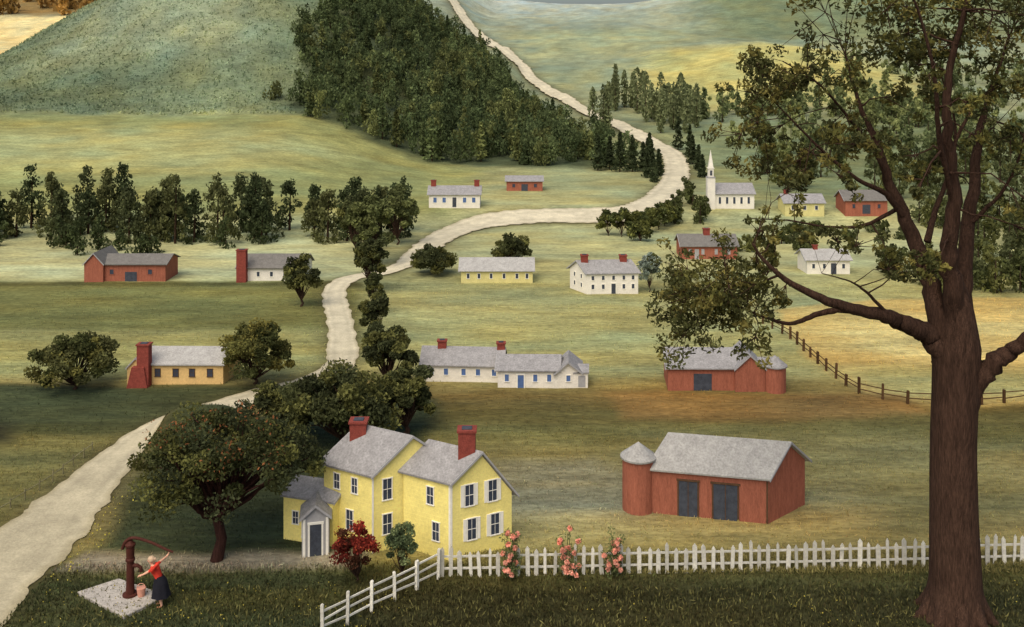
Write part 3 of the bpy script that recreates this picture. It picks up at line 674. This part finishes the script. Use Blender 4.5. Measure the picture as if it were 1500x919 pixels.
def rail(g,p,q,z0,z1,h,dp,col):
    T=np.array(q)-np.array(p); L=np.linalg.norm(T);T/=L;N=np.array([-T[1],T[0]])
    V=[]
    for zo in (-h/2,h/2):
        for (pp,zz,sy) in ((p,z0,-1),(q,z1,-1),(q,z1,1),(p,z0,1)):
            a=np.array(pp)+N*sy*dp/2; V.append((a[0],a[1],zz+zo))
    g.add(V,[(0,3,2,1),(4,5,6,7),(0,1,5,4),(1,2,6,5),(2,3,7,6),(3,0,4,7)],0,col)
def along(P,step):
    P=np.array(P,float); s=np.r_[0,np.cumsum(np.linalg.norm(np.diff(P,axis=0),axis=1))]; t=np.arange(0,s[-1]+1e-6,step)
    return np.c_[np.interp(t,s,P[:,0]),np.interp(t,s,P[:,1])]
M_fence=newmat('fence_white',attr=True,var=.16,scale=4,bump=.3,fine=9,var2=.12); M_fw=newmat('fence_wood',attr=True,var=.25,scale=5,bump=.4)
wc=lin((224,220,204))
g=Geo(); P=along([(-3.7,50.7),(5,51),(12.8,51.3),(20,51.6),(27.5,52),(33,52.4)],.5)
for i,p in enumerate(P):
    z=h1(*p); T=(1,.02+R.normal()*.05); hh=1.4*R.uniform(.82,1.1)
    boxgeo(g,p+R.normal(size=2)*.035,T,.2*R.uniform(.7,1.25),.05,z-.1,z+hh,wc*R.uniform(.62,1.04),point=.16,lean=R.normal()*.035)
    if i: 
        o=P[i-1]
        for zz in (.42,1.05): rail(g,(o[0],o[1]+.07),(p[0],p[1]+.07),h1(*o)+zz,z+zz,.1,.06,wc*.8)
g.build('picket_fence',[M_fence])
def postrail(name,P,step,h,rails,pw,rh,col,mat,jit=.1):
    g=Geo(); P=along(P,step)
    for i,p in enumerate(P):
        z=h1(*p); boxgeo(g,p,(1,R.normal()*.2),pw,pw,z-.3,z+h*R.uniform(1-jit,1+jit),col*R.uniform(.75,1.15),point=.05,lean=R.normal()*.04)
        if i:
            o=P[i-1]
            for zz in rails: rail(g,o,p,h1(*o)+zz+R.normal()*.04,z+zz+R.normal()*.04,rh,.05,col*R.uniform(.75,1.1))
    g.build(name,[mat])
postrail('white_rail_fence',[(-3.9,50.5),(-5.9,48.5),(-7.4,47),(-9.2,45.1)],1.45,1.45,(.45,.85,1.25),.15,.09,wc,M_fence)
postrail('farm_fence',[(26.5,101),(27.7,96),(27.9,86),(28.5,79.6),(31,77),(35.5,76.4),(42.3,77.6),(60,80)],2.0,1.15,(.45,.85),.18,.07,lin((86,64,42)),M_fw,.2)
postrail('roadside_fence',[(-29.6,67.5),(-30.0,62),(-31,57),(-32,51)],1.3,.7,(.5,),.06,.03,lin((124,118,88)),M_fw,.2)
# ---------------------------------------------------------------- grass
g=Geo(); LB=1.0
def tufts(n,x0,x1,y0,y1,size,jit=.3,mul=1.0,up=2.2):
    x=R.uniform(x0,x1,n);y=y0+(y1-y0)*R.uniform(0,1,n)
    k=(np.abs(x)<.62*y)&(roaddist(x,y)>.1); x=x[k];y=y[k]
    c=groundcol(x,y)*mul; c[:,1]*=R.uniform(.94,1.1,len(x)); c[:,0]*=R.uniform(.92,1.16,len(x))
    g.leaves(np.stack([x,y,H(x,y)+size*.8],-1),size*.35,c,1,3.6,jit,upright=up)
tufts(46000,-32,34,43,52,.10,.45,1.4); tufts(32000,-36,42,52,72,.07,.25,1.65); tufts(24000,-55,60,72,120,.08,.2,1.65)
n=1000; x=R.uniform(-24,30,n); y=R.uniform(44.5,50,n); k=(x<-10)|(fbm(x/2,y/2,2)>.5); x=x[k];y=y[k]
g.leaves(np.stack([x,y,H(x,y)+.2],-1),.035,lin((190,174,76)),1,1.0,.3)
x=R.uniform(-27,-23,220); y=R.uniform(50,60,220); k=roaddist(x,y)>.1
g.leaves(np.stack([x,y,H(x,y)+.18],-1)[k],.05,lin((196,182,80)),1,1.0,.3)
n=3500; x=R.uniform(-22,26,n); y=R.uniform(44.5,49.5,n)
g.leaves(np.stack([x,y,H(x,y)+.16],-1),.03,lin((118,114,68)),1,4.5,.35,upright=2.5)
n=7000; x=R.uniform(-3,30,n); y=R.uniform(50.9,53.2,n)
g.leaves(np.stack([x,y,H(x,y)+.16],-1),.035,lin((138,130,80)),1,4.5,.3,upright=2.5)
g.build('meadow_grass',[M_bark,M_leaf])
# ---------------------------------------------------------------- well: slab, pump, pail, woman
zs=h1(-20,48.5)
c_=np.array([(-22.3,49.0),(-19.0,46.8),(-17.6,48.7),(-20.7,50.3)])
V=[];F=[]
for zz,ins in ((-.2,0),(.12,0),(.16,.04)):
    m_=c_.mean(0); V+=[(*(p+(m_-p)*ins*.5),zs+zz) for p in c_]
for l_ in (0,4): F+=[(l_+i,l_+(i+1)%4,l_+4+(i+1)%4,l_+4+i) for i in range(4)]
F.append((8,9,10,11)); pmesh('stone_slab',V,F,M_slab)
pe=empty('water_pump'); px_,py_=-19.45,48.7; zt=zs+.16
g=Geo(); kc=(.1,.1,.1)
prof=[(0,.38),(.08,.38),(.1,.23),(.5,.2),(1.7,.18),(1.75,.23),(1.85,.23),(1.9,.19),(2.45,.21),(2.52,.26),(2.6,.26),(2.68,.17),(2.8,.08),(2.85,.01)]
g.tube([[px_,py_,zt+a] for a,b_ in prof],[b_ for a,b_ in prof],0,kc,18)
g.build('pump_body',[M_iron],parent=pe)
g=Geo(); g.tube([[px_+.1,py_,zt+1.5],[px_+.4,py_-.05,zt+1.52],[px_+.55,py_-.05,zt+1.42],[px_+.58,py_-.05,zt+1.2]],[.11,.09,.08,.09],0,kc,10); g.build('pump_spout',[M_iron],parent=pe)
hp=np.array([-17.28,48.45,zt+2.35])
g=Geo(); g.tube(curve([[px_-.4,py_,zt+2.35],[px_-.2,py_-.05,zt+2.75],[px_+.25,py_-.1,zt+2.95],[px_+1.1,py_-.15,zt+2.75],[hp[0]-.35,hp[1],zt+2.48],[hp[0]+.1,hp[1],zt+2.3]]),np.linspace(.09,.055,31),0,kc,8)
g.tube([[px_,py_,zt+2.6],[px_,py_-.02,zt+2.95]],[.06,.06],0,kc,8); g.build('pump_handle',[M_iron],parent=pe)
g=Geo(); pf=[(0,.01),(0.01,.17),(.42,.23),(.43,.21),(.1,.15),(.09,.01)]
g.tube([[px_+.6,py_-.1,zt+a] for a,b_ in pf],[b_ for a,b_ in pf],0,kc,16)
th=np.linspace(0,math.pi,9); g.tube([[px_+.6+.22*math.cos(a),py_-.1,zt+.41+.22*math.sin(a)] for a in th],[.018]*9,0,kc,5)
g.build('pail',[M_pail])
SC=1.5; fx,fy=-17.62,47.9; fz=h1(fx,fy)
we=empty('woman',(fx,fy,fz)); we.scale=(SC*1.1,SC*1.1,SC)
def loc(p): return ((p[0]-fx)/(SC*1.1),(p[1]-fy)/(SC*1.1),(p[2]-fz)/SC)
hx,hy,hz=loc(hp)
sv=[];se=[]
def av(p,r,par=None,ry=None):
    sv.append((p,(r,ry or r))); 
    if par is not None: se.append((par,len(sv)-1))
    return len(sv)-1
pel=av((0,0,.9),.14,None,.12); bel=av((-.05,0,1.03),.13,pel,.115); che=av((-.14,0,1.2),.155,bel,.14); up=av((-.2,0,1.32),.12,che,.1)
nb=av((-.245,0,1.4),.052,up); nk=av((-.265,0,1.44),.048,nb); hd=av((-.29,0,1.52),.088,nk,.075); ht=av((-.3,0,1.61),.085,hd,.075)
def armc(sh,el,wr,hand,side):
    a=av(sh,.075,up); b_=av(el,.054,a); c=av(wr,.032,b_); h_=np.array(hand); w_=np.array(wr); dv=(h_-w_)/np.linalg.norm(h_-w_)
    sd=np.cross(dv,[0,0,1.]); 
    if np.linalg.norm(sd)<.3: sd=np.cross(dv,[0,1.,0])
    sd/=np.linalg.norm(sd); nn=np.cross(sd,dv)
    pm=av(tuple(w_+dv*.06),.034,c,.02)
    for q,(o,l) in enumerate(((-.027,.065),(-.009,.078),(.009,.073),(.027,.055))):
        k1=av(tuple(w_+dv*.1+sd*o*1.1),.0105,pm); k2=av(tuple(w_+dv*(.1+l*.5)+sd*o*1.2+nn*.012*side),.0095,k1); av(tuple(w_+dv*(.1+l*.75)+sd*o*1.2+nn*(.012+l*.45)*side),.0085,k2)
    t1=av(tuple(w_+dv*.05-sd*.042),.012,pm); av(tuple(w_+dv*.09-sd*.05+nn*.03*side),.0095,t1)
armc((-.17,-.17,1.33),(-.02,-.24,1.55),(hx-.12,hy-.02,hz-.16),(hx-.03,hy,hz-.02),1)
armc((-.2,.17,1.33),(-.36,.2,1.1),(-.58,.12,1.0),(-.7,.1,.98),-1)
for sy in (-1,1):
    hp_=av((0,.09*sy,.8),.095,pel); kn=av((-.03-.03*sy,.1*sy,.46),.062,hp_); an=av((.04-.04*sy,.1*sy,.09),.036,kn); av((-.03-.04*sy,.1*sy,.045),.036,an,.03); av((-.12-.04*sy,.1*sy,.035),.03,len(sv)-1,.025)
me=bpy.data.meshes.new('body'); me.from_pydata([p for p,r in sv],se,[]); bo=bpy.data.objects.new('body_tmp',me); COL.objects.link(bo)
bpy.context.view_layer.objects.active=bo
mo=bo.modifiers.new('Skin','SKIN'); mo.use_smooth_shade=True
if not me.skin_vertices:
    bo.select_set(True); bpy.ops.mesh.customdata_skin_add()
for i_,(p,r) in enumerate(sv): me.skin_vertices[0].data[i_].radius=r
me.skin_vertices[0].data[0].use_root=True
mo2=bo.modifiers.new('Sub','SUBSURF'); mo2.levels=2; mo2.render_levels=2
dg=bpy.context.evaluated_depsgraph_get(); dg.update()
nm=bpy.data.meshes.new_from_object(bo.evaluated_get(dg)); bpy.data.objects.remove(bo)
nm.name='body'; nm.materials.clear()
for mm in (M_skin,M_blouse,M_shoe): nm.materials.append(mm)
for p in nm.polygons:
    c=p.center; p.use_smooth=True; mi=0
    if c.z>.95 and c.z<1.4 and c.x>-.42: mi=1
    if c.y<-.1 and 1.25<c.z<1.62: mi=1
    if c.z<.1: mi=2
    p.material_index=mi
ob=bpy.data.objects.new('body',nm); COL.objects.link(ob); ob.parent=we
n=28; V=[];F=[]
rings=[(1.06,.14,-.06),(1.0,.155,-.03),(.9,.2,0),(.75,.235,.0),(.55,.265,.01),(.42,.29,.02),(.38,.3,.02)]
for (zz,r,ox) in rings:
    for i in range(n):
        a=i*2*math.pi/n; rr=r*(1+.07*math.sin(a*7)*(1.06-zz)*1.4); V.append((ox+rr*math.cos(a)*.95,rr*math.sin(a)*.9,zz))
for l_ in range(len(rings)-1): F+=[(l_*n+i,l_*n+(i+1)%n,(l_+1)*n+(i+1)%n,(l_+1)*n+i) for i in range(n)]
pmesh('skirt',V,F,M_skirt,we,True)
def ell(name,c,r,mat,cut=None,n=14):
    V=[];F=[]
    for i in range(n+1):
        p=math.pi*i/n
        for j in range(n*2):
            t_=math.pi*j/n; V.append((c[0]+r[0]*math.sin(p)*math.cos(t_),c[1]+r[1]*math.sin(p)*math.sin(t_),c[2]+r[2]*math.cos(p)))
    for i in range(n):
        for j in range(n*2):
            F.append((i*2*n+j,i*2*n+(j+1)%(2*n),(i+1)*2*n+(j+1)%(2*n),(i+1)*2*n+j))
    if cut: F=[f for f in F if not cut(np.mean([V[q] for q in f],axis=0))]
    pmesh(name,V,F,mat,we,True)
ell('hair',(-.275,0,1.585),(.112,.1,.112),M_hair,cut=lambda c:(c[0]<-.33 and c[2]<1.62))
ell('hair_bun',(-.17,0,1.6),(.045,.045,.045),M_hair)
ell('nose',(-.385,0,1.55),(.02,.012,.018),M_skin)
for sy in (-1,1): ell('eye',(-.368,.032*sy,1.575),(.01,.012,.008),M_skirt); ell('ear',(-.28,.088*sy,1.555),(.02,.01,.028),M_skin)
ell('mouth',(-.37,0,1.515),(.01,.022,.006),M_blouse)
# ---------------------------------------------------------------- camera, light, sky
cam=bpy.data.cameras.new('camera'); co=bpy.data.objects.new('camera',cam); COL.objects.link(co)
co.location=(0,0,27); co.rotation_euler=(math.radians(90),0,0)
cam.sensor_width=36; cam.lens=33.6; cam.shift_y=-.2397; cam.clip_end=9000; cam.clip_start=.5
scene.camera=co
el=math.radians(55); Sd=Vector((-.36,-.74,0)).normalized()*math.cos(el); Sd.z=math.sin(el)
sun=bpy.data.lights.new('sun','SUN'); so=bpy.data.objects.new('sun',sun); COL.objects.link(so)
sun.energy=1.7; sun.angle=math.radians(60); sun.color=(1,.93,.80); so.rotation_euler=(-Sd).to_track_quat('-Z','Y').to_euler()
w=bpy.data.worlds.new('World'); scene.world=w; w.use_nodes=True; nt=w.node_tree
sk=nt.nodes.new('ShaderNodeTexSky'); sk.sky_type='NISHITA'; sk.sun_disc=False; sk.sun_elevation=el; sk.sun_rotation=math.atan2(Sd.x,Sd.y)
sk.dust_density=5; sk.air_density=1.0; sk.ozone_density=.5
nt.links.new(sk.outputs[0],nt.nodes['Background'].inputs['Color']); nt.nodes['Background'].inputs['Strength'].default_value=.15
scene.view_settings.view_transform='Standard'; scene.view_settings.look='None'; scene.view_settings.exposure=0
